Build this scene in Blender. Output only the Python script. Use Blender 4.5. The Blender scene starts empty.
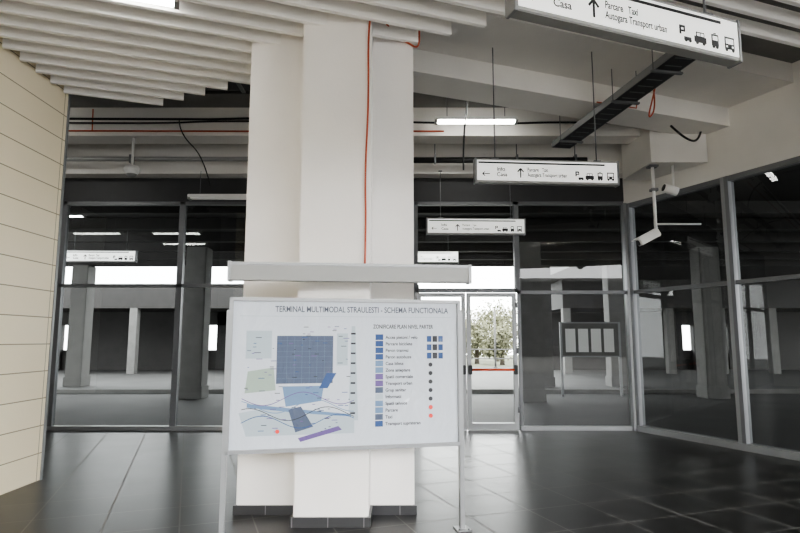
import bpy, bmesh, math, random
from mathutils import Vector, Matrix
random.seed(4)
S=bpy.context.scene
COL=S.collection

# ---------------- materials ----------------
def newmat(name):
    m=bpy.data.materials.new(name); m.use_nodes=True
    nt=m.node_tree; b=nt.nodes["Principled BSDF"]; return m,nt,b
def mat(name,col,rough=.5,metal=0.,var=.0,scale=3.,bump=0.,bscale=40.,coat=0.,emit=None,es=0.):
    m,nt,b=newmat(name); N=nt.nodes; L=nt.links
    b.inputs["Base Color"].default_value=(*col,1); b.inputs["Roughness"].default_value=rough
    b.inputs["Metallic"].default_value=metal
    b.inputs["Coat Weight"].default_value=coat
    tc=N.new("ShaderNodeTexCoord")
    if var>0:
        n=N.new("ShaderNodeTexNoise"); n.inputs["Scale"].default_value=scale; n.inputs["Detail"].default_value=5
        r=N.new("ShaderNodeValToRGB"); L.new(tc.outputs["Object"],n.inputs["Vector"])
        r.color_ramp.elements[0].position=.3; r.color_ramp.elements[1].position=.7
        r.color_ramp.elements[0].color=(*[c*(1-var) for c in col],1)
        r.color_ramp.elements[1].color=(*[min(1,c*(1+var)) for c in col],1)
        L.new(n.outputs["Fac"],r.inputs["Fac"]); L.new(r.outputs["Color"],b.inputs["Base Color"])
    if bump>0:
        n=N.new("ShaderNodeTexNoise"); n.inputs["Scale"].default_value=bscale
        bp=N.new("ShaderNodeBump"); bp.inputs["Strength"].default_value=bump; bp.inputs["Distance"].default_value=.02
        L.new(tc.outputs["Object"],n.inputs["Vector"]); L.new(n.outputs["Fac"],bp.inputs["Height"])
        L.new(bp.outputs["Normal"],b.inputs["Normal"])
    if emit:
        b.inputs["Emission Color"].default_value=(*emit,1); b.inputs["Emission Strength"].default_value=es
    return m
def tilemat(name,c1,c2,mort,w,h,ms,offset,rot,plane,rough,bumpst,rvar=0.,mrough=0.,spec=.5):
    m,nt,b=newmat(name); N=nt.nodes; L=nt.links
    b.inputs["Specular IOR Level"].default_value=spec
    tc=N.new("ShaderNodeTexCoord"); vec=tc.outputs["Object"]
    if plane=="yz":
        sx=N.new("ShaderNodeSeparateXYZ"); cx=N.new("ShaderNodeCombineXYZ")
        L.new(vec,sx.inputs[0]); L.new(sx.outputs["Y"],cx.inputs["X"]); L.new(sx.outputs["Z"],cx.inputs["Y"]); vec=cx.outputs[0]
    mp=N.new("ShaderNodeMapping"); mp.inputs["Rotation"].default_value=(0,0,rot); L.new(vec,mp.inputs["Vector"])
    br=N.new("ShaderNodeTexBrick"); br.offset=offset; br.squash=1
    br.inputs["Scale"].default_value=1; br.inputs["Brick Width"].default_value=w; br.inputs["Row Height"].default_value=h
    br.inputs["Mortar Size"].default_value=ms; br.inputs["Mortar Smooth"].default_value=.1
    br.inputs["Color1"].default_value=(*c1,1); br.inputs["Color2"].default_value=(*c2,1); br.inputs["Mortar"].default_value=(*mort,1)
    L.new(mp.outputs[0],br.inputs["Vector"]); L.new(br.outputs["Color"],b.inputs["Base Color"])
    if bumpst>0:
        bp=N.new("ShaderNodeBump"); bp.invert=True; bp.inputs["Strength"].default_value=bumpst; bp.inputs["Distance"].default_value=.004
        L.new(br.outputs["Fac"],bp.inputs["Height"]); L.new(bp.outputs[0],b.inputs["Normal"])
    n=N.new("ShaderNodeTexNoise"); n.inputs["Scale"].default_value=2.2; n.inputs["Detail"].default_value=3
    L.new(tc.outputs["Object"],n.inputs["Vector"])
    mr=N.new("ShaderNodeMapRange"); mr.inputs["To Min"].default_value=rough-rvar; mr.inputs["To Max"].default_value=rough+rvar
    L.new(n.outputs["Fac"],mr.inputs["Value"])
    if mrough>0:
        ma=N.new("ShaderNodeMath"); ma.operation='MULTIPLY_ADD'; ma.inputs[1].default_value=mrough; ma.use_clamp=True
        L.new(br.outputs["Fac"],ma.inputs[0]); L.new(mr.outputs[0],ma.inputs[2]); L.new(ma.outputs[0],b.inputs["Roughness"])
    else: L.new(mr.outputs[0],b.inputs["Roughness"])
    return m
def glassmat(name,tint,ior=1.5):
    m=bpy.data.materials.new(name); m.use_nodes=True; nt=m.node_tree; N=nt.nodes; L=nt.links; N.clear()
    o=N.new("ShaderNodeOutputMaterial"); mx=N.new("ShaderNodeMixShader"); t=N.new("ShaderNodeBsdfTransparent"); g=N.new("ShaderNodeBsdfGlossy")
    t.inputs["Color"].default_value=(*tint,1); g.inputs["Roughness"].default_value=.0; g.inputs["Color"].default_value=(1,1,1,1)
    f=N.new("ShaderNodeFresnel"); f.inputs["IOR"].default_value=ior
    L.new(f.outputs[0],mx.inputs[0]); L.new(t.outputs[0],mx.inputs[1]); L.new(g.outputs[0],mx.inputs[2]); L.new(mx.outputs[0],o.inputs[0])
    return m

M_floor=tilemat("floor_tile",(.018,.0177,.0175),(.026,.0255,.025),(.20,.196,.19),.6,.6,.007,0,math.radians(-20),"xy",.33,0,.02,.5,.32)
M_clad=tilemat("beige_cladding",(.82,.72,.53),(.85,.75,.56),(.33,.27,.17),3.3,.3,.006,0,0,"yz",.4,.3,.03)
M_skirt=tilemat("skirting_tile",(.03,.03,.032),(.035,.035,.037),(.15,.15,.15),.3,.3,.004,0,0,"xy",.35,.2)
M_col=mat("column_paint",(.88,.85,.82),.6,var=.03,scale=1.5,bump=.05)
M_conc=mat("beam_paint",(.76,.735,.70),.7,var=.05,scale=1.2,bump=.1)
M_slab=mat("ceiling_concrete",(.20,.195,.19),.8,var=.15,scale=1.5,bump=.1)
M_dark=mat("dark_header",(.035,.035,.037),.5,var=.1)
M_baf=mat("baffle_white",(.96,.94,.91),.5)
M_alu=mat("aluminium_frame",(.16,.163,.17),.4,.3,var=.05)
M_alul=mat("light_aluminium",(.27,.275,.28),.35,.4)
M_white=mat("white_plastic",(.85,.84,.82),.3)
M_black=mat("black_print",(.012,.012,.014),.5)
M_blackc=mat("black_cable",(.012,.012,.012),.5)
M_orange=mat("orange_conduit",(.46,.09,.04),.45)
M_red=mat("red_bar",(.75,.08,.02),.4)
M_grey=mat("grey_housing",(.30,.30,.29),.45,.1)
M_tray=mat("tray_steel",(.04,.04,.042),.45,.4)
M_lamp=mat("lamp_tube",(1,1,1),.4,emit=(1,1,.95),es=24)
M_signface=mat("sign_face",(.84,.84,.82),.3,emit=(1,1,.98),es=.4)
M_signboost=mat("sign_face_boosted",(.84,.84,.82),.3,emit=(1,1,.98),es=2.4)  # emission raised so these faces stay bright behind the tinted glass
M_glass=glassmat("window_glass",(.46,.48,.475),1.45)
M_dglass=glassmat("door_glass",(.70,.72,.70),1.3)
M_asph=mat("asphalt",(.04,.039,.038),.7,var=.25,scale=.8)
M_pave=mat("forecourt_slabs",(.12,.117,.11),.85,var=.08,scale=.8)
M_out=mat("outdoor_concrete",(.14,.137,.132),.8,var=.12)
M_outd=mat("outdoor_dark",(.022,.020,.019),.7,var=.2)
M_bark=mat("bark",(.10,.08,.06),.9,var=.2,scale=8)
M_leaf=mat("spring_leaves",(.105,.105,.06),.8,var=.35,scale=2)
M_grass=mat("grass",(.08,.085,.05),.95,var=.3,scale=1)
M_cglass=mat("facade_glass",(.01,.01,.012),.2)

# ---------------- mesh builder ----------------
class MB:
    def __init__(s): s.bm=bmesh.new(); s.mats=[]
    def mi(s,m):
        if m not in s.mats: s.mats.append(m)
        return s.mats.index(m)
    def box(s,lo,hi,m,M=None,bevel=0):
        c=[(a+b)/2 for a,b in zip(lo,hi)]; d=[abs(b-a) for a,b in zip(lo,hi)]
        r=bmesh.ops.create_cube(s.bm,size=1); vs=r["verts"]
        T=Matrix.Translation(c)@Matrix.Diagonal((*d,1))
        if M is not None: T=M@T
        bmesh.ops.transform(s.bm,matrix=T,verts=vs)
        fs={f for v in vs for f in v.link_faces}; k=s.mi(m)
        for f in fs: f.material_index=k
        if bevel>0:
            es={e for v in vs for e in v.link_edges}
            rr=bmesh.ops.bevel(s.bm,geom=list(es),offset=bevel,segments=2,affect='EDGES')
            for f in rr["faces"]: f.material_index=k
    def cyl(s,p0,p1,r,m,r2=None,seg=16,M=None):
        p0=Vector(p0);p1=Vector(p1)
        if M is not None: p0=M@p0;p1=M@p1
        d=p1-p0; rr=bmesh.ops.create_cone(s.bm,cap_ends=True,segments=seg,radius1=r,radius2=r if r2 is None else r2,depth=d.length)
        T=Matrix.Translation((p0+p1)/2)@d.to_track_quat('Z','Y').to_matrix().to_4x4()
        bmesh.ops.transform(s.bm,matrix=T,verts=rr["verts"]); k=s.mi(m)
        for f in {f for v in rr["verts"] for f in v.link_faces}:
            f.material_index=k
            if len(f.verts)==4: f.smooth=True
    def sph(s,c,r,m,sc=(1,1,1)):
        rr=bmesh.ops.create_uvsphere(s.bm,u_segments=20,v_segments=12,radius=r)
        bmesh.ops.transform(s.bm,matrix=Matrix.Translation(c)@Matrix.Diagonal((*sc,1)),verts=rr["verts"]); k=s.mi(m)
        for f in {f for v in rr["verts"] for f in v.link_faces}: f.material_index=k; f.smooth=True
    def poly(s,pts,m):
        vs=[s.bm.verts.new(p) for p in pts]; f=s.bm.faces.new(vs); f.material_index=s.mi(m)
    def prism(s,pts,z0,z1,m,axis='z'):
        k=s.mi(m)
        g=(lambda x,y,z:(x,y,z)) if axis=='z' else (lambda x,y,z:(x,z,y))
        a=[s.bm.verts.new(g(x,y,z0)) for x,y in pts]; b=[s.bm.verts.new(g(x,y,z1)) for x,y in pts]
        n=len(pts); F=[s.bm.faces.new(a[::-1]),s.bm.faces.new(b)]
        for i in range(n): F.append(s.bm.faces.new([a[i],a[(i+1)%n],b[(i+1)%n],b[i]]))
        for f in F: f.material_index=k
    def done(s,name,parent=None,loc=None,rotz=0):
        me=bpy.data.meshes.new(name); bmesh.ops.recalc_face_normals(s.bm,faces=s.bm.faces); s.bm.to_mesh(me); s.bm.free()
        for m in s.mats: me.materials.append(m)
        o=bpy.data.objects.new(name,me); COL.objects.link(o)
        if parent: o.parent=parent
        if loc: o.location=loc
        o.rotation_euler[2]=rotz
        return o
def curve(name,pts,r,m,parent=None,smooth=False):
    cu=bpy.data.curves.new(name,'CURVE'); cu.dimensions='3D'; cu.bevel_depth=r; cu.bevel_resolution=3
    if smooth:
        sp=cu.splines.new('NURBS'); sp.points.add(len(pts)-1); sp.order_u=3; sp.use_endpoint_u=True
    else:
        sp=cu.splines.new('POLY'); sp.points.add(len(pts)-1)
    for i,p in enumerate(pts): sp.points[i].co=(*p,1)
    cu.materials.append(m); o=bpy.data.objects.new(name,cu); COL.objects.link(o)
    if parent: o.parent=parent
    return o
def text(name,body,size,loc,m,parent,align='LEFT',sx=1.0,bold=.012):
    cu=bpy.data.curves.new(name,'FONT'); cu.body=body; cu.size=size; cu.align_x=align; cu.align_y='CENTER'; cu.extrude=.0004
    cu.space_line=.95; cu.offset=size*bold
    cu.materials.append(m); o=bpy.data.objects.new(name,cu); COL.objects.link(o)
    o.parent=parent; o.location=loc; o.rotation_euler=(math.pi/2,0,0); o.scale=(sx,1,1); return o
def strut(mb,p0,p1,w,d,z0,z1,m):
    p0=Vector(p0);p1=Vector(p1); L=(p1-p0).length; a=math.atan2(p1.y-p0.y,p1.x-p0.x)
    T=Matrix.Translation((p0.x,p0.y,0))@Matrix.Rotation(a,4,'Z')
    mb.box((0,-w,z0),(L,d,z1),m,T)

# ---------------- room shell ----------------
CZ=5.25; YB=10.25
def rx(y): return 4.06+.452*(YB-y)      # right glazed wall line
mb=MB(); mb.prism([(-9,-6),(rx(-6),-6),(rx(YB),YB),(-9,YB)],-.15,0,M_floor); mb.done("floor")
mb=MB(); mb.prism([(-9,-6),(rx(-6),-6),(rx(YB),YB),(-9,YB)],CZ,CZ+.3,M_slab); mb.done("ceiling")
mb=MB(); mb.box((-4.35,-6,0),(-4.0,6.68,CZ),M_clad)
mb.box((-4.352,6.66,0),(-3.99,6.70,4.7),M_alul); mb.done("wall_left")
mb=MB(); mb.box((-9.2,2.9,0),(-9,YB,CZ),M_conc); mb.done("wall_far_left")
mb=MB(); mb.box((-9,2.9,0),(-4.36,3.1,CZ),M_dark); mb.done("wall_reflection_block")  # unseen wall added to keep bright reflections off the left glass
mb=MB(); mb.box((-9,YB-.06,4.02),(4.06,YB+.08,4.45),M_dark); mb.box((-9,YB-.35,4.45),(4.06,YB+.1,CZ),M_conc); mb.done("wall_back")
mb=MB(); strut(mb,(4.06,YB),(rx(-6),-6),.05,.05,3.96,CZ,M_conc); mb.done("wall_right")

d20=Vector((.936,.351)); 
def P(x0,y0,t,off=0): return (x0+d20.x*t-d20.y*off, y0+d20.y*t+d20.x*off)
mb=MB(); mb.prism([P(.24,6.52,-4.5),P(.24,6.52,6.05),P(.24,6.52,5.75,.55),P(.24,6.52,-4.5,.55)],4.7,CZ,M_conc); mb.done("ceiling_beam")
mb=MB(); mb.prism([P(.24,6.52,-.2,-.95),P(.24,6.52,6.45,-.95),P(.24,6.52,6.05,-.002),P(.24,6.52,-.2,-.002)],4.98,CZ,M_conc); mb.done("ceiling_beam")
mb=MB(); mb.box((-9,8.9,4.78),(3.9,9.3,CZ),M_conc); mb.done("ceiling_beam")
mb=MB(); mb.prism([(rx(8.6)-.95,8.6),(rx(8.6)-.08,8.6),(rx(9.6)-.08,9.6),(rx(9.6)-.55,9.6)],4.25,CZ,M_conc); mb.done("ceiling_beam")

# ---------------- baffle ceiling ----------------
mb=MB(); a20=math.radians(20); dd=Vector((math.cos(a20),math.sin(a20)))
c=7.5
while c>-5:
    yl=(c-3.98*math.sin(a20))/math.cos(a20); p0=Vector((-3.98,yl))
    def hit(px,py,dx,dy):
        A=Matrix(((dd.x,-dx),(dd.y,-dy))); b=Vector((px-p0.x,py-p0.y)); t=A.inverted()@b; return t[0]
    tw=hit(4.06,YB,.452,-1)-.15
    if c>3.95:
        t=min(hit(-3.05,6.95,3.95,-1.92),tw)
    else: t=tw
    T=Matrix.Translation((p0.x,p0.y,0))@Matrix.Rotation(a20,4,'Z')
    if t>.1: mb.box((0,-.022,4.45),(t,.022,4.58),M_baf,T)
    c-=.25
for x in (-3.4,-1.9,-.6,2.6,4.4): 
    yt=6.6 if x<-3 else (5.9 if x<-1 else 4.6)
    mb.box((x-.02,-4.5,4.58),(x+.02,yt,4.62),M_alu)
    for y in (-4,-1,2,yt-.4): mb.cyl((x,y,4.6),(x,y,CZ-.003),.006,M_alu,seg=8)
mb.done("baffle_ceiling")

# ---------------- glazing back ----------------
def window(name,x0,x1,z0,z1,tr,extra=[]):
    mb=MB(); y=YB
    mb.box((x0,y-.05,z0),(x0+.05,y+.05,z1),M_alu); mb.box((x1-.05,y-.05,z0),(x1,y+.05,z1),M_alu)
    mb.box((x0,y-.05,z1-.06),(x1,y+.05,z1),M_alu); mb.box((x0,y-.055,z0),(x1,y+.055,z0+.07),M_alul)
    mb.box((x0,y-.05,tr-.03),(x1,y+.05,tr+.03),M_alu)
    for xe in extra: mb.box((xe-.025,y-.05,z0),(xe+.025,y+.05,z1),M_alu)
    mb.poly([(x0+.05,y,z0+.07),(x1-.05,y,z0+.07),(x1-.05,y,z1-.06),(x0+.05,y,z1-.06)],M_glass)
    return mb.done(name)
window("window_1",-9,-6.05,0,4.02,2.5)
window("window_2",-6.05,-3.92,0,4.02,2.5)
window("window_3",-3.92,-1.4,0,4.02,2.5,[-2.72])
window("window_4",-1.4,.28,0,4.02,2.44)
def fixed(name,x0,x1,z0,z1):
    mb=MB(); y=YB
    mb.box((x0,y-.05,z0),(x1,y+.05,z0+.07),M_alu); mb.box((x0,y-.05,z1-.06),(x1,y+.05,z1),M_alu)
    mb.box((x0,y-.05,z0),(x0+.04,y+.05,z1),M_alu); mb.box((x1-.04,y-.05,z0),(x1,y+.05,z1),M_alu)
    mb.poly([(x0,y,z0+.07),(x1,y,z0+.07),(x1,y,z1-.06),(x0,y,z1-.06)],M_dglass); return mb.done(name)
fixed("window_5",.28,2.08,2.38,4.02)
window("window_6",2.08,4.06,0,4.02,2.38)
def door(name,x0,x1,hinge):
    mb=MB(); y=YB
    for a,b in ((x0+.005,x0+.075),(x1-.075,x1-.005)): mb.box((a,y-.04,.01),(b,y+.04,2.37),M_alul,bevel=.004)
    mb.box((x0+.07,y-.04,.01),(x1-.07,y+.04,.12),M_alul); mb.box((x0+.07,y-.04,2.30),(x1-.07,y+.04,2.37),M_alul)
    mb.poly([(x0+.07,y,.12),(x1-.07,y,.12),(x1-.07,y,2.30),(x0+.07,y,2.30)],M_dglass)
    mb.cyl((x0+.05,y-.1,1.03),(x1-.05,y-.1,1.03),.02,M_red)
    for x in (x0+.05,x1-.05): mb.box((x-.03,y-.13,.95),(x+.03,y-.04,1.11),M_black,bevel=.008)
    for z in (.3,1.3,2.1): mb.cyl((hinge,y-.06,z),(hinge,y-.06,z+.1),.015,M_alu)
    return mb.done(name)
door("door_1",.30,1.16,.31); door("door_2",1.17,2.06,2.05)

# ---------------- glazing right ----------------
def rwin(name,ya,yb):
    mb=MB(); p0=Vector((rx(ya),ya)); p1=Vector((rx(yb),yb)); L=(p1-p0).length; a=math.atan2(p1.y-p0.y,p1.x-p0.x)
    T=Matrix.Translation((p0.x,p0.y,0))@Matrix.Rotation(a,4,'Z')
    B=lambda lo,hi,m=M_alu: mb.box(lo,hi,m,T)
    B((0,-.07,0),(.06,.07,3.96)); B((L-.06,-.07,0),(L,.07,3.96),M_alul); B((0,-.06,3.88),(L,.06,3.96)); B((0,-.08,0),(L,.08,.1),M_alul)
    B((0,-.05,2.345),(L,.05,2.405))
    mb.poly([T@Vector(v) for v in ((.07,0,.1),(L-.07,0,.1),(L-.07,0,3.88),(.07,0,3.88))],M_glass)
    mb.done(name)
mb=MB(); mb.box((4.0,YB-.12,0),(4.16,YB+.06,3.98),M_alul,bevel=.006); mb.done("trim_1")
ys=[YB-.1,8.42,6.6,4.8,3.0,1.2,-.6]
for i in range(6): rwin("window_%d"%(7+i),ys[i],ys[i+1])

# ---------------- column ----------------
mb=MB()
mb.box((-1.47,5.40,0),(.13,5.95,CZ),M_col,bevel=.012)
mb.box((-.895,5.05,0),(-.265,6.3,CZ),M_col,bevel=.012)
mb.done("concrete_column")
mb=MB()
mb.box((-1.49,5.38,0),(.15,5.97,.08),M_skirt); mb.box((-.915,5.03,0),(-.245,6.32,.08),M_skirt)
mb.done("baseboard_column")

root=bpy.data.objects.new("orange_conduit",None); COL.objects.link(root)
curve("riser",[(-.31,5.035,2.05),(-.30,5.035,2.6),(-.315,5.035,3.0),(-.285,5.035,3.7),(-.295,5.035,4.3),(-.27,5.035,4.6),(-.23,5.1,4.66)],.009,M_orange,root,True)
curve("loop",[(-.23,5.1,4.66),(-.05,5.37,4.50),(.08,5.37,4.45),(.17,5.36,4.38),(.20,5.38,4.5),(.18,5.5,5.2)],.009,M_orange,root,True)
curve("run",[(2.6,7.3,4.66),(3.2,7.5,4.66),(3.25,7.5,4.9)],.009,M_orange,root)
curve("run_left",[(-8.8,8.86,4.86),(-3,8.86,4.84),(0,8.86,4.84),(.7,8.86,4.84)],.013,M_orange,root)
curve("run_drop",[(-4.9,8.86,4.84),(-4.9,8.84,5.2)],.010,M_orange,root)
curve("drop_loop",[(3.35,7.35,5.2),(3.4,7.3,4.6),(3.2,7.2,4.35),(3.35,7.25,4.8),(3.5,7.4,5.2)],.010,M_orange,root,True)
root=bpy.data.objects.new("black_cable",None); COL.objects.link(root)
curve("run_1",[(-8,8.0,5.2),(-5.2,7.9,5.15),(-3.9,7.7,4.85),(-3.2,7.5,4.9),(-1.4,7.4,4.85)],.022,M_blackc,root,True)
curve("run_2",[(-8,8.84,5.05),(-3,8.84,5.03),(-1,8.84,5.08)],.018,M_blackc,root)
curve("run_2b",[(-8,8.80,4.99),(-4,8.80,4.93),(-2.8,8.8,5.0),(-1,8.84,4.98)],.014,M_blackc,root,True)
curve("run_3",[(.15,7.2,5.0),(.7,7.4,5.02),(.95,7.5,4.9),(1.0,8.8,4.8),(1.0,8.85,4.2)],.014,M_blackc,root,True)
curve("run_4",[(3.9,8.0,4.6),(4.3,8.3,4.45),(4.6,8.5,4.6),(4.7,8.6,5.0)],.016,M_blackc,root,True)
curve("run_5",[(-3.5,8.8,4.99),(-3.4,8.6,4.7),(-3.3,9.4,4.6),(-3.3,9.8,4.2)],.010,M_blackc,root,True)
curve("run_6",[(.2,8.84,4.98),(1.6,8.84,4.95),(2.5,8.84,4.99),(3.8,8.84,4.96)],.016,M_blackc,root,True)
mb=MB()
mb.cyl((.2,9.6,4.60),(3.2,9.6,4.60),.05,M_tray); mb.cyl((-8.8,9.6,4.62),(-1.6,9.6,4.62),.04,M_grey)
for x in (-8,-6,-4.6,-2.5,.6,2.0,3.0): mb.cyl((x,9.6,4.62),(x,9.6,CZ-.004),.01,M_alu,seg=8); mb.box((x-.015,9.53,4.54),(x+.015,9.67,4.68),M_alu)
mb.done("sprinkler_pipe")

mb=MB(); 
for y,z in ((7.6,5.08),(7.95,5.08)): mb.box((-8.5,y,z),(-1.6,y+.05,z+.1),M_tray)
for i in range(24): mb.box((-8.4+i*.29,7.6,5.08),(-8.36+i*.29,8.0,5.10),M_tray)
for x in (-7,-5,-3): 
    for y in (7.62,7.98): mb.cyl((x,y,5.1),(x,y,CZ-.004),.008,M_alu,seg=8)
mb.done("cable_ladder")
mb=MB(); mb.box((-8.8,7.0,4.82),(-1.7,7.32,5.1),M_tray,bevel=.01)
for i in range(6): mb.box((-8.6+i*1.3,6.98,4.80),(-8.55+i*1.3,7.34,5.12),M_alu); mb.cyl((-8.57+i*1.3,7.16,5.1),(-8.57+i*1.3,7.16,CZ-.004),.01,M_alu,seg=8)
mb.done("ventilation_duct")
mb=MB(); p0=Vector((3.08,5.8));p1=Vector((2.55,8.85)); L=(p1-p0).length; a=math.atan2(p1.y-p0.y,p1.x-p0.x)
T=Matrix.Translation((p0.x,p0.y,4.56))@Matrix.Rotation(a,4,'Z')
mb.box((0,-.15,0),(L,.15,.008),M_tray,T); mb.box((0,-.155,0),(L,-.145,.09),M_alul,T); mb.box((0,.145,0),(L,.155,.09),M_alul,T)
for i in range(17): mb.box((.1+i*.175,-.10,-.003),(.12+i*.175,.10,.0),M_alu,T)
for t,tp in ((.4,CZ),(1.25,4.98),(2.75,CZ)):
    for s in (-.17,.17): mb.cyl((t,s,0),(t,s,tp-4.564),.006,M_alu,seg=8,M=T)
    mb.box((t-.02,-.19,-.03),(t+.02,.19,-.005),M_alu,T)
mb.done("cable_tray")

# ---------------- lamps ----------------
def tube(x,y,z,L,rot=0,on=True,top=CZ-.004):
    mb=MB(); mb.box((-L/2,-.07,0),(L/2,.07,.05),M_white,bevel=.008)
    mb.box((-L/2+.04,-.055,-.03),(L/2-.04,.055,0.001),M_lamp if on else M_white,bevel=.01)
    for s in (-1,1): mb.box((s*(L/2-.02)-.02,-.06,-.035),(s*(L/2-.02)+.02,.06,.01),M_grey); mb.cyl((s*L*.35,0,.05),(s*L*.35,0,top-z),.006,M_alu,seg=8)
    return mb.done("ceiling_lamp",loc=(x,y,z),rotz=rot)
tube(1.15,8.4,4.83,1.25); tube(-3.0,9.75,3.98,1.3,0,False,4.449)
tube(-6.2,8.2,4.83,1.25); tube(-5.6,6.2,4.2,1.25); tube(-7.6,6.2,4.2,1.25); tube(-6.0,4.6,4.2,1.25)  # added tubes, hidden behind the left wall, to brighten the left bay
tube(-2.26,4.58,4.46,.72,a20)
for x,y in ((-2.2,1.5),(1.8,1.5),(1.6,-2),(-2,-2),(4.5,3.0),(4.5,-.5)): tube(x,y,4.66,1.25,a20)  # unseen tubes added overhead and behind the camera to light the room
for x,y in ((-7.4,12.2),(8.9,10.4)): tube(x,y,4.2,1.25,0,True,4.345)

# ---------------- hanging signs ----------------
def picto(mb,kind,x,z,s,y,F):
    B=lambda a,b,c,d,m=M_black: mb.box((x+a*s,y-.0015,z+b*s),(x+c*s,y,z+d*s),m)
    W=lambda a,b,c,d: mb.box((x+a*s,y-.0025,z+b*s),(x+c*s,y-.0014,z+d*s),F)
    def wheel(cx): mb.cyl((x+cx*s,y,z-.42*s),(x+cx*s,y-.002,z-.42*s),.12*s,M_black,seg=14)
    if kind=="car":
        B(-.5,-.4,.5,0); mb.prism([(x-.35*s,y-.0015),(x+.35*s,y-.0015),(x+.35*s,y),(x-.35*s,y)],z,z+.3*s,M_black); W(-.27,.03,-.03,.22); W(.03,.03,.27,.22); wheel(-.28); wheel(.28)
    if kind=="bus":
        B(-.42,-.38,.42,.45); W(-.32,-.02,.32,.32); wheel(-.28); wheel(.28); W(-.32,-.26,-.18,-.14); W(.18,-.26,.32,-.14)
    if kind=="p":
        B(-.45,-.1,-.3,.5); B(-.45,.35,.0,.5); B(-.1,.1,.02,.5); B(-.45,.08,.0,.2); B(-.1,-.45,.5,-.2); wheel(.05); wheel(.4)
    if kind=="tram":
        B(-.3,-.38,.3,.4); W(-.2,0,.2,.28); B(-.12,.44,.12,.5); wheel(-.15); wheel(.15)
def sign(c,rotz,W=1.68,top=CZ-.004,F=None):
    F=F or M_signface
    H=.28;D=.09
    root=bpy.data.objects.new("hanging_sign",None); COL.objects.link(root); root.location=c; root.rotation_euler[2]=rotz
    mb=MB()
    mb.box((-W/2,-D/2,0),(W/2,D/2,H),M_grey,bevel=.006)
    mb.box((-W/2-.012,-D/2-.006,-.006),(-W/2+.01,D/2+.006,H+.006),M_alul,bevel=.003)
    mb.box((W/2-.01,-D/2-.006,-.006),(W/2+.012,D/2+.006,H+.006),M_alul,bevel=.003)
    for y0,y1 in ((-D/2-.003,-D/2+.001),(D/2-.001,D/2+.003)): mb.box((-W/2+.015,y0,.025),(W/2-.015,y1,H-.02),F)
    y=-D/2-.003
    mb.box((-W/2+.03,y-.0015,H-.058),(W/2-.16,y,H-.038),M_black)
    def arrow(x,z,s,up):
        if up:
            mb.box((x-.07*s,y-.0015,z-.5*s),(x+.07*s,y,z+.4*s),M_black)
            for q in (-1,1):
                T=Matrix.Translation((x,0,z+.5*s))@Matrix.Rotation(q*math.radians(40),4,'Y'); mb.box((-.07*s,y-.0015,-.5*s),(.07*s,y,0),M_black,T)
        else:
            mb.box((x-.4*s,y-.0015,z-.06*s),(x+.5*s,y,z+.06*s),M_black)
            for q in (-1,1):
                T=Matrix.Translation((x-.5*s,0,z))@Matrix.Rotation(q*math.radians(40),4,'Y'); mb.box((0,y-.0015,-.06*s),(.45*s,y,.06*s),M_black,T)
    arrow(-W/2+.12,.10,.09,False); arrow(-W/2+.52,.115,.11,True)
    for i,kd in enumerate(("p","car","tram","bus")): picto(mb,kd,W/2-.47+i*.125,.10,.10,y,F)
    mb.done("light_box",root)
    t=y-.001
    text("text_left","Info\nCasa",.068,(-W/2+.24,t,.125),M_black,root,sx=.95,bold=.015)
    text("text_right","Parcare   Taxi\nAutogara Transport urban",.066,(-W/2+.60,t,.125),M_black,root,sx=.66,bold=.015)
    mb=MB()
    for x in (-W*.36,W*.36):
        mb.cyl((x,0,H),(x,0,top-c[2]),.007,M_alu,seg=8); mb.box((x-.04,-.03,H),(x+.04,.03,H+.015),M_alu)
        mb.box((x-.03,-.03,top-c[2]-.012),(x+.03,.03,top-c[2]),M_alu)
    mb.done("hanger_rods",root)
sign((1.40,3.28,3.33),math.radians(20.8))
sign((1.70,6.52,3.33),math.radians(4.6))
sign((1.30,9.75,3.33),math.radians(2),top=4.449)
sign((-7.05,13.45,3.35),math.radians(2),top=4.34,F=M_signboost)
sign((.53,13.45,3.33),0,top=4.34,F=M_signboost)

# ---------------- cameras etc. ----------------
root=bpy.data.objects.new("security_camera",None); COL.objects.link(root)
mb=MB()
cx,cy=3.95,8.78
mb.cyl((cx,cy,3.25),(cx,cy,4.248),.024,M_white); mb.box((cx-.07,cy-.07,4.22),(cx+.07,cy+.07,4.248),M_alu); mb.box((cx-.05,cy-.05,3.84),(cx+.05,cy+.05,3.88),M_alu)
mb.cyl((cx,cy,3.32),(4.65,cy,3.32),.014,M_white); mb.sph((cx,cy,3.22),.038,M_white)
T=Matrix.Translation((cx-.11,cy-.04,3.12))@Matrix.Rotation(math.radians(-28),4,'Y')
mb.box((-.21,-.07,-.06),(.14,.07,.06),M_white,T,bevel=.012); mb.box((-.26,-.08,.06),(.14,.08,.075),M_white,T,bevel=.004)
mb.cyl((-.225,0,0),(-.205,0,0),.045,M_black,M=T); mb.done("camera_body",root)
def dome(c,top):
    mb=MB(); mb.cyl((0,0,.02),(0,0,.09),.13,M_white,r2=.10,seg=24); mb.sph((0,0,.02),.11,M_white,(1,1,.85)); mb.sph((0,0,-.02),.085,M_grey,(1,1,.9)); mb.cyl((0,0,.09),(0,0,top-c[2]),.02,M_white)
    mb.done("dome_camera",loc=c)
dome((-4.3,9.0,4.22),4.775)
mb=MB(); T=Matrix.Translation((4.25,8.75,3.84))@Matrix.Rotation(.3,4,'Y')
mb.cyl((-.16,0,0),(.05,0,0),.07,M_white,seg=20,M=T); mb.cyl((-.17,0,0),(-.155,0,0),.055,M_black,M=T); mb.cyl((4.25,8.75,3.84),(4.25,8.75,4.248),.018,M_white); mb.done("loudspeaker")

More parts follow.
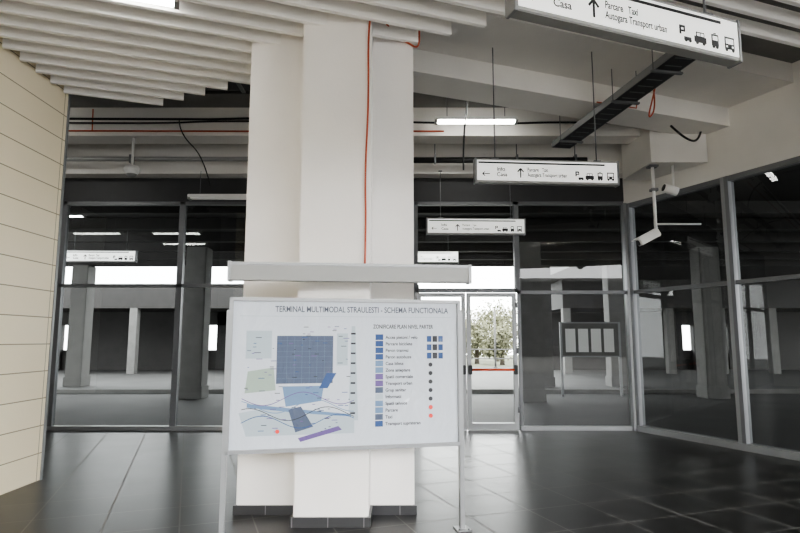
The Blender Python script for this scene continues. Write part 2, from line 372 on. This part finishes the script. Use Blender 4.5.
# ---------------- canopy on column ----------------
mb=MB(); T=Matrix.Translation((-.40,4.83,2.03))@Matrix.Rotation(math.radians(7),4,'Z')
mb.box((-1.0,-.05,0),(1.0,.05,.13),M_grey,T,bevel=.006); mb.box((-1.0,-.055,.125),(1.0,.06,.15),M_alul,T,bevel=.004)
for x in (-1.0,1.0): mb.box((x-.012,-.06,-.006),(x+.012,.06,.155),M_alul,T)
mb.box((-.4,.05,.02),(-.3,.26,.1),M_alu,T); mb.box((.0,.05,.02),(.1,.18,.1),M_alu,T)
mb.done("board_light_canopy")

# ---------------- information board ----------------
M_film,nt,b=newmat("poster_under_film"); b.inputs["Base Color"].default_value=(.58,.62,.68,1); b.inputs["Roughness"].default_value=.45
def film(m,w=.8):
    nt=m.node_tree; N=nt.nodes; L=nt.links; b=N["Principled BSDF"]
    tc=N.new("ShaderNodeTexCoord"); mp=N.new("ShaderNodeMapping"); mp.inputs["Scale"].default_value=(3.0,1,1.2); no=N.new("ShaderNodeTexNoise"); no.inputs["Scale"].default_value=1.7; no.inputs["Distortion"].default_value=2; no.inputs["Detail"].default_value=2
    bp=N.new("ShaderNodeBump"); bp.inputs["Strength"].default_value=1; bp.inputs["Distance"].default_value=.6
    L.new(tc.outputs["Object"],mp.inputs[0]); L.new(mp.outputs[0],no.inputs["Vector"]); L.new(no.outputs["Fac"],bp.inputs["Height"]); L.new(bp.outputs[0],b.inputs["Coat Normal"])
    b.inputs["Coat Weight"].default_value=w; b.inputs["Coat Roughness"].default_value=.02; b.inputs["Coat IOR"].default_value=1.8
film(M_film,1)
def ink(name,c,f=.4):
    m=mat(name,c,.5)
    if f: film(m,f)
    return m
I_b1=ink("ink_blue",(.015,.06,.20)); I_b2=ink("ink_light_blue",(.13,.22,.36)); I_g=ink("ink_grey",(.06,.085,.145)); I_g2=ink("ink_pale",(.38,.45,.50))
I_p=ink("ink_purple",(.12,.07,.24)); I_k=ink("ink_dark",(.015,.015,.02),0); I_r=ink("ink_red",(.75,.05,.04)); I_gr=ink("ink_green",(.30,.38,.32)); I_t=ink("ink_title",(.06,.07,.10),0)
def board(name,c,rotz):
    root=bpy.data.objects.new(name,None); COL.objects.link(root); root.location=c; root.rotation_euler[2]=rotz
    W=1.91; z0=.67; z1=1.885; h=W/2
    mb=MB()
    mb.box((-h,-.03,z0),(-h+.03,.03,z1),M_alul,bevel=.005); mb.box((h-.03,-.03,z0),(h,.03,z1),M_alul,bevel=.005)
    mb.box((-h,-.03,z0),(h,.03,z0+.03),M_alul,bevel=.005); mb.box((-h,-.03,z1-.03),(h,.03,z1),M_alul,bevel=.005)
    mb.box((-h+.02,.0,z0+.02),(h-.02,.02,z1-.02),M_grey)
    for x in (-h,h):
        mb.box((x-.02,-.02,0),(x+.02,.028,z1-.1),M_alul,bevel=.005); mb.box((x-.06,-.07,0),(x+.06,.07,.008),M_alul)
        for q in (-.04,.04): mb.cyl((x+q,-.045,.008),(x+q,-.045,.016),.008,M_alu,seg=6)
    mb.done("frame",root)
    mb=MB(); mb.box((-h+.03,-.006,z0+.03),(h-.03,0,z1-.03),M_film); mb.done("poster",root)
    mb=MB(); Y=-.006
    def q(x0,zb,x1,zt,m,l=0): mb.box((x0,Y-.0006-.0004*l,zb),(x1,Y+.0002,zt),m)
    def pg(pts,m,l=0):
        y=Y-.0006-.0004*l; mb.poly([(x,y,z) for x,z in pts],m)
    q(-h+.08,z1-.15,h-.08,z1-.146,I_g2)
    pg([(-.86,.98),(-.60,1.02),(.05,.92),(.05,.80),(-.80,.80)],I_g2,0)
    pg([(-.80,1.05),(-.40,1.0),(.02,.95),(.02,.93),(-.40,.97),(-.80,1.02)],I_b2,2)
    pg([(-.80,1.30),(-.60,1.33),(-.58,1.15),(-.82,1.13)],I_gr,1)
    q(-.82,1.40,-.62,1.62,I_g2,0); q(-.10,1.34,-.01,1.60,I_g2,0)
    pg([(-.58,1.2),(-.13,1.2),(-.13,1.58),(-.58,1.58)],I_g,0)
    for i in range(8): q(-.58,1.24+i*.043,-.13,1.2408+i*.043,I_b2,3)
    for i in range(6): q(-.50+i*.06,1.2,-.499+i*.06,1.58,I_b2,3)
    pg([(-.53,1.18),(-.2,1.18),(-.22,1.06),(-.5,1.02)],I_b2,1)
    pg([(-.48,1.0),(-.38,1.02),(-.28,.86),(-.42,.82)],I_g,3)
    pg([(-.18,1.28),(-.10,1.28),(-.17,1.16),(-.24,1.16)],I_b1,4)
    pg([(-.40,.775),(-.08,.86),(-.05,.83),(-.38,.745)],I_p,3)
    pg([(.0,.9),(.08,.9),(.05,1.66),(.02,1.66)],I_g2,1)
    for i in range(9): q(.015,.95+i*.08,.055,.965+i*.08,I_k,3)
    rnd=random.Random(3)
    for i in range(110):
        x=rnd.uniform(-.84,.0); z=rnd.uniform(.8,1.66); q(x,z,x+rnd.uniform(.01,.05),z+.005,rnd.choice([I_k,I_g,I_b1,I_p]),4)
    for k in range(4):
        for i in range(26):
            x=-.84+i*.034; f=lambda j:.05*math.sin(j*.35+k); z=.90+k*.06+f(i); z2=.90+k*.06+f(i+1)
            pg([(x,z),(x+.036,z2),(x+.036,z2+.006),(x,z+.006)],(I_b1,I_k,I_b2,I_p)[k],4)
    mb.cyl((-.56,Y,.83),(-.56,Y-.0025,.83),.016,I_r,seg=20)
    cols=(I_b1,I_b1,I_b1,I_b1,I_b2,I_b2,I_p,I_p,I_g,I_g2,I_b2,I_b2,I_g,I_b1)
    for i in range(14): q(.22,1.546-i*.054,.285,1.593-i*.054,cols[i],1)
    for i in range(10):
        z=1.55-i*.07
        if i<3: q(.66,z-.02,.70,z+.03,I_b1,1); q(.71,z-.02,.75,z+.03,I_k,1); q(.76,z-.02,.80,z+.03,I_b1,1)
        else: mb.cyl((.69,Y,z),(.69,Y-.0015,z),.018,I_k if i<8 else I_r,seg=16)
    mb.done("print",root)
    t=Y-.0015
    text("title","TERMINAL MULTIMODAL STRAULESTI - SCHEMA FUNCTIONALA",.066,(-.60,t,z1-.093),I_t,root,sx=.76,bold=.015)
    text("legend_title","ZONIFICARE PLAN NIVEL PARTER",.046,(.20,t,1.655),I_k,root,sx=.74,bold=.02)
    L12=("Acces pietoni / velo","Parcare biciclete","Peron tramvai","Peron autobuze","Casa bilete","Zona asteptare","Spatii comerciale","Transport urban","Grup sanitar","Informatii","Spatii tehnice","Parcare","Taxi","Transport suprateran")
    for i,s in enumerate(L12): text("legend_%d"%i,s,.036,(.305,t,1.567-i*.054),I_k,root,sx=.95,bold=.02)
board("information_board",(-.42,4.80,0),math.radians(12))

# ---------------- outside ----------------
mb=MB(); mb.prism([(-40,YB+.1),(rx(YB)+.1,YB+.1),(rx(-6)+.1,-6),(40,-6),(40,60),(-40,60)],-.2,-.02,M_asph)
mb.box((-40,-44,-.2),(40,-6.02,-.02),M_pave); mb.done("ground_paving")
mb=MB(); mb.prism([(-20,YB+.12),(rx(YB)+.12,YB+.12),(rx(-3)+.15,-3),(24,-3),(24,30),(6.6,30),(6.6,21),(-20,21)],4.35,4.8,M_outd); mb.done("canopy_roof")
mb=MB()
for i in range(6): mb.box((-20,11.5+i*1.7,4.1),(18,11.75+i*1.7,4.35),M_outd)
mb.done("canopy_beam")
def ocol(x,y,w=.55,m=M_out):
    mb=MB(); mb.box((x-w/2,y-w/2,-.02),(x+w/2,y+w/2,4.09),m,bevel=.02); mb.box((x-w/2-.03,y-w/2-.03,-.02),(x+w/2+.03,y+w/2+.03,.3),m,bevel=.01); mb.done("canopy_column")
for x,y in ((-7.9,12.6),(-5.6,16),(3.4,15.2),(4.9,20),(-11,20),(-7.2,20),(9.5,12.4),(8.5,16),(12,9),(9.2,8.2),(7.4,20)): ocol(x,y)
mb=MB(); mb.box((-20,17.2,-.02),(18,17.45,.10),M_out,bevel=.02); mb.done("kerb")
mb=MB(); mb.box((-40,34,-.02),(40,60,-.01),M_grass); mb.done("lawn")
def pav(name,x0,x1,y,zt,openk):
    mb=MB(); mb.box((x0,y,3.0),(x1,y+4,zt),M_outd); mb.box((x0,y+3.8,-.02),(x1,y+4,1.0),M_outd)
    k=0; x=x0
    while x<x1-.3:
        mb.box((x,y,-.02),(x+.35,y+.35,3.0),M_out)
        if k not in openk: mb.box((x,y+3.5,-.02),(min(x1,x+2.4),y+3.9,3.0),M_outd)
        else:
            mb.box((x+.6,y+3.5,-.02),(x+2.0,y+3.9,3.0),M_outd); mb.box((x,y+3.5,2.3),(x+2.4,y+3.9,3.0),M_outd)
        x+=2.4; k+=1
    mb.done(name)
pav("bus_shelter_building",-27,.9,27,4.1,(3,7)); pav("bus_shelter_building",7.6,26,27,4.34,(3,))
mb=MB(); mb.box((-38,-40,-.02),(38,-34,7.0),M_outd); mb.box((-38.2,-40.2,7.0),(38.2,-33.8,7.3),M_out)  # unseen block added behind the camera so the glass reflects something dark
for i in range(24):
    for z in (.9,4.1): mb.box((-36+i*3.1,-34.02,z),(-34.4+i*3.1,-33.97,z+1.6),M_cglass); mb.box((-36.1+i*3.1,-34.06,z-.1),(-34.3+i*3.1,-33.95,z),M_out)
mb.done("reflection_backdrop")
def reflected_board(x,y):  # solid stand-in for a board's reflection in the glass
    mb=MB(); mb.box((x-.8,y-.03,1.1),(x+.8,y+.03,2.0),M_out); mb.box((x-.84,y-.04,1.06),(x+.84,y-.0,1.1),M_alul); mb.box((x-.84,y-.04,2.0),(x+.84,y,2.04),M_alul)
    for s in (-.82,.82): mb.box((x+s-.03,y-.04,-.02),(x+s+.03,y+.04,2.04),M_alul)
    for i in range(4): mb.box((x-.7+i*.36,y-.034,1.2),(x-.42+i*.36,y-.03,1.85),M_white)
    mb.done("reflected_board_standin")
reflected_board(5.35,16.4)
def tree(x,y,h):
    mb=MB(); base=Vector((x,y,-.01))
    mb.cyl(base,(x,y,h*.45),.16,M_bark,r2=.10,seg=10); mb.cyl((x,y,h*.45),(x-.1,y,h*.9),.10,M_bark,r2=.03,seg=8)
    for i in range(20):
        a=random.uniform(0,6.28); z=h*random.uniform(.1,.65); r=h*random.uniform(.12,.34)
        e=Vector((x+r*math.cos(a),y+r*math.sin(a),z+h*.15)); mb.cyl((x,y,z),e,.05,M_bark,r2=.015,seg=6)
        for j in range(70):
            p=e+Vector([random.gauss(0,h*.09) for _ in range(3)]); s=random.uniform(.07,.17)
            if p.z<.3: continue
            u=Vector([random.gauss(0,1) for _ in range(3)]).normalized(); v=u.orthogonal().normalized()
            mb.poly([p-u*s,p+v*s*.6,p+u*s,p-v*s*.6],M_leaf)
    mb.done("tree")
for x,y,h in ((1.4,37,3.2),(3.2,41,3.8),(5.0,38,3.0),(7.0,42,3.9),(6.3,36,2.6),(4.4,45,4.6),(8.2,47,5.2)): tree(x,y,h)
mb=MB()
for x in (3.4,5.3,7.2): mb.cyl((x,32.5,-.02),(x,32.5,3.2),.06,M_out); mb.box((x-.1,32.4,-.02),(x+.1,32.6,.05),M_out)
for z in (.5,1.0): mb.cyl((3.4,32.5,z),(7.2,32.5,z),.03,M_out)
mb.done("railing_post")

# ---------------- world ----------------
w=bpy.data.worlds.new("overcast"); S.world=w; w.use_nodes=True; nt=w.node_tree; bg=nt.nodes["Background"]
bg.inputs["Color"].default_value=(.975,.985,.99,1); bg.inputs["Strength"].default_value=12.5
S.view_settings.look='AgX - Medium High Contrast'
S.view_settings.exposure=.45

cam=bpy.data.cameras.new("camera"); co=bpy.data.objects.new("camera",cam); COL.objects.link(co)
cam.sensor_width=36; cam.lens=36*578/800; co.location=(0,0,1.55); co.rotation_euler=(math.radians(90+7.2),0,0)
cam.clip_start=.05; cam.clip_end=300
S.camera=co
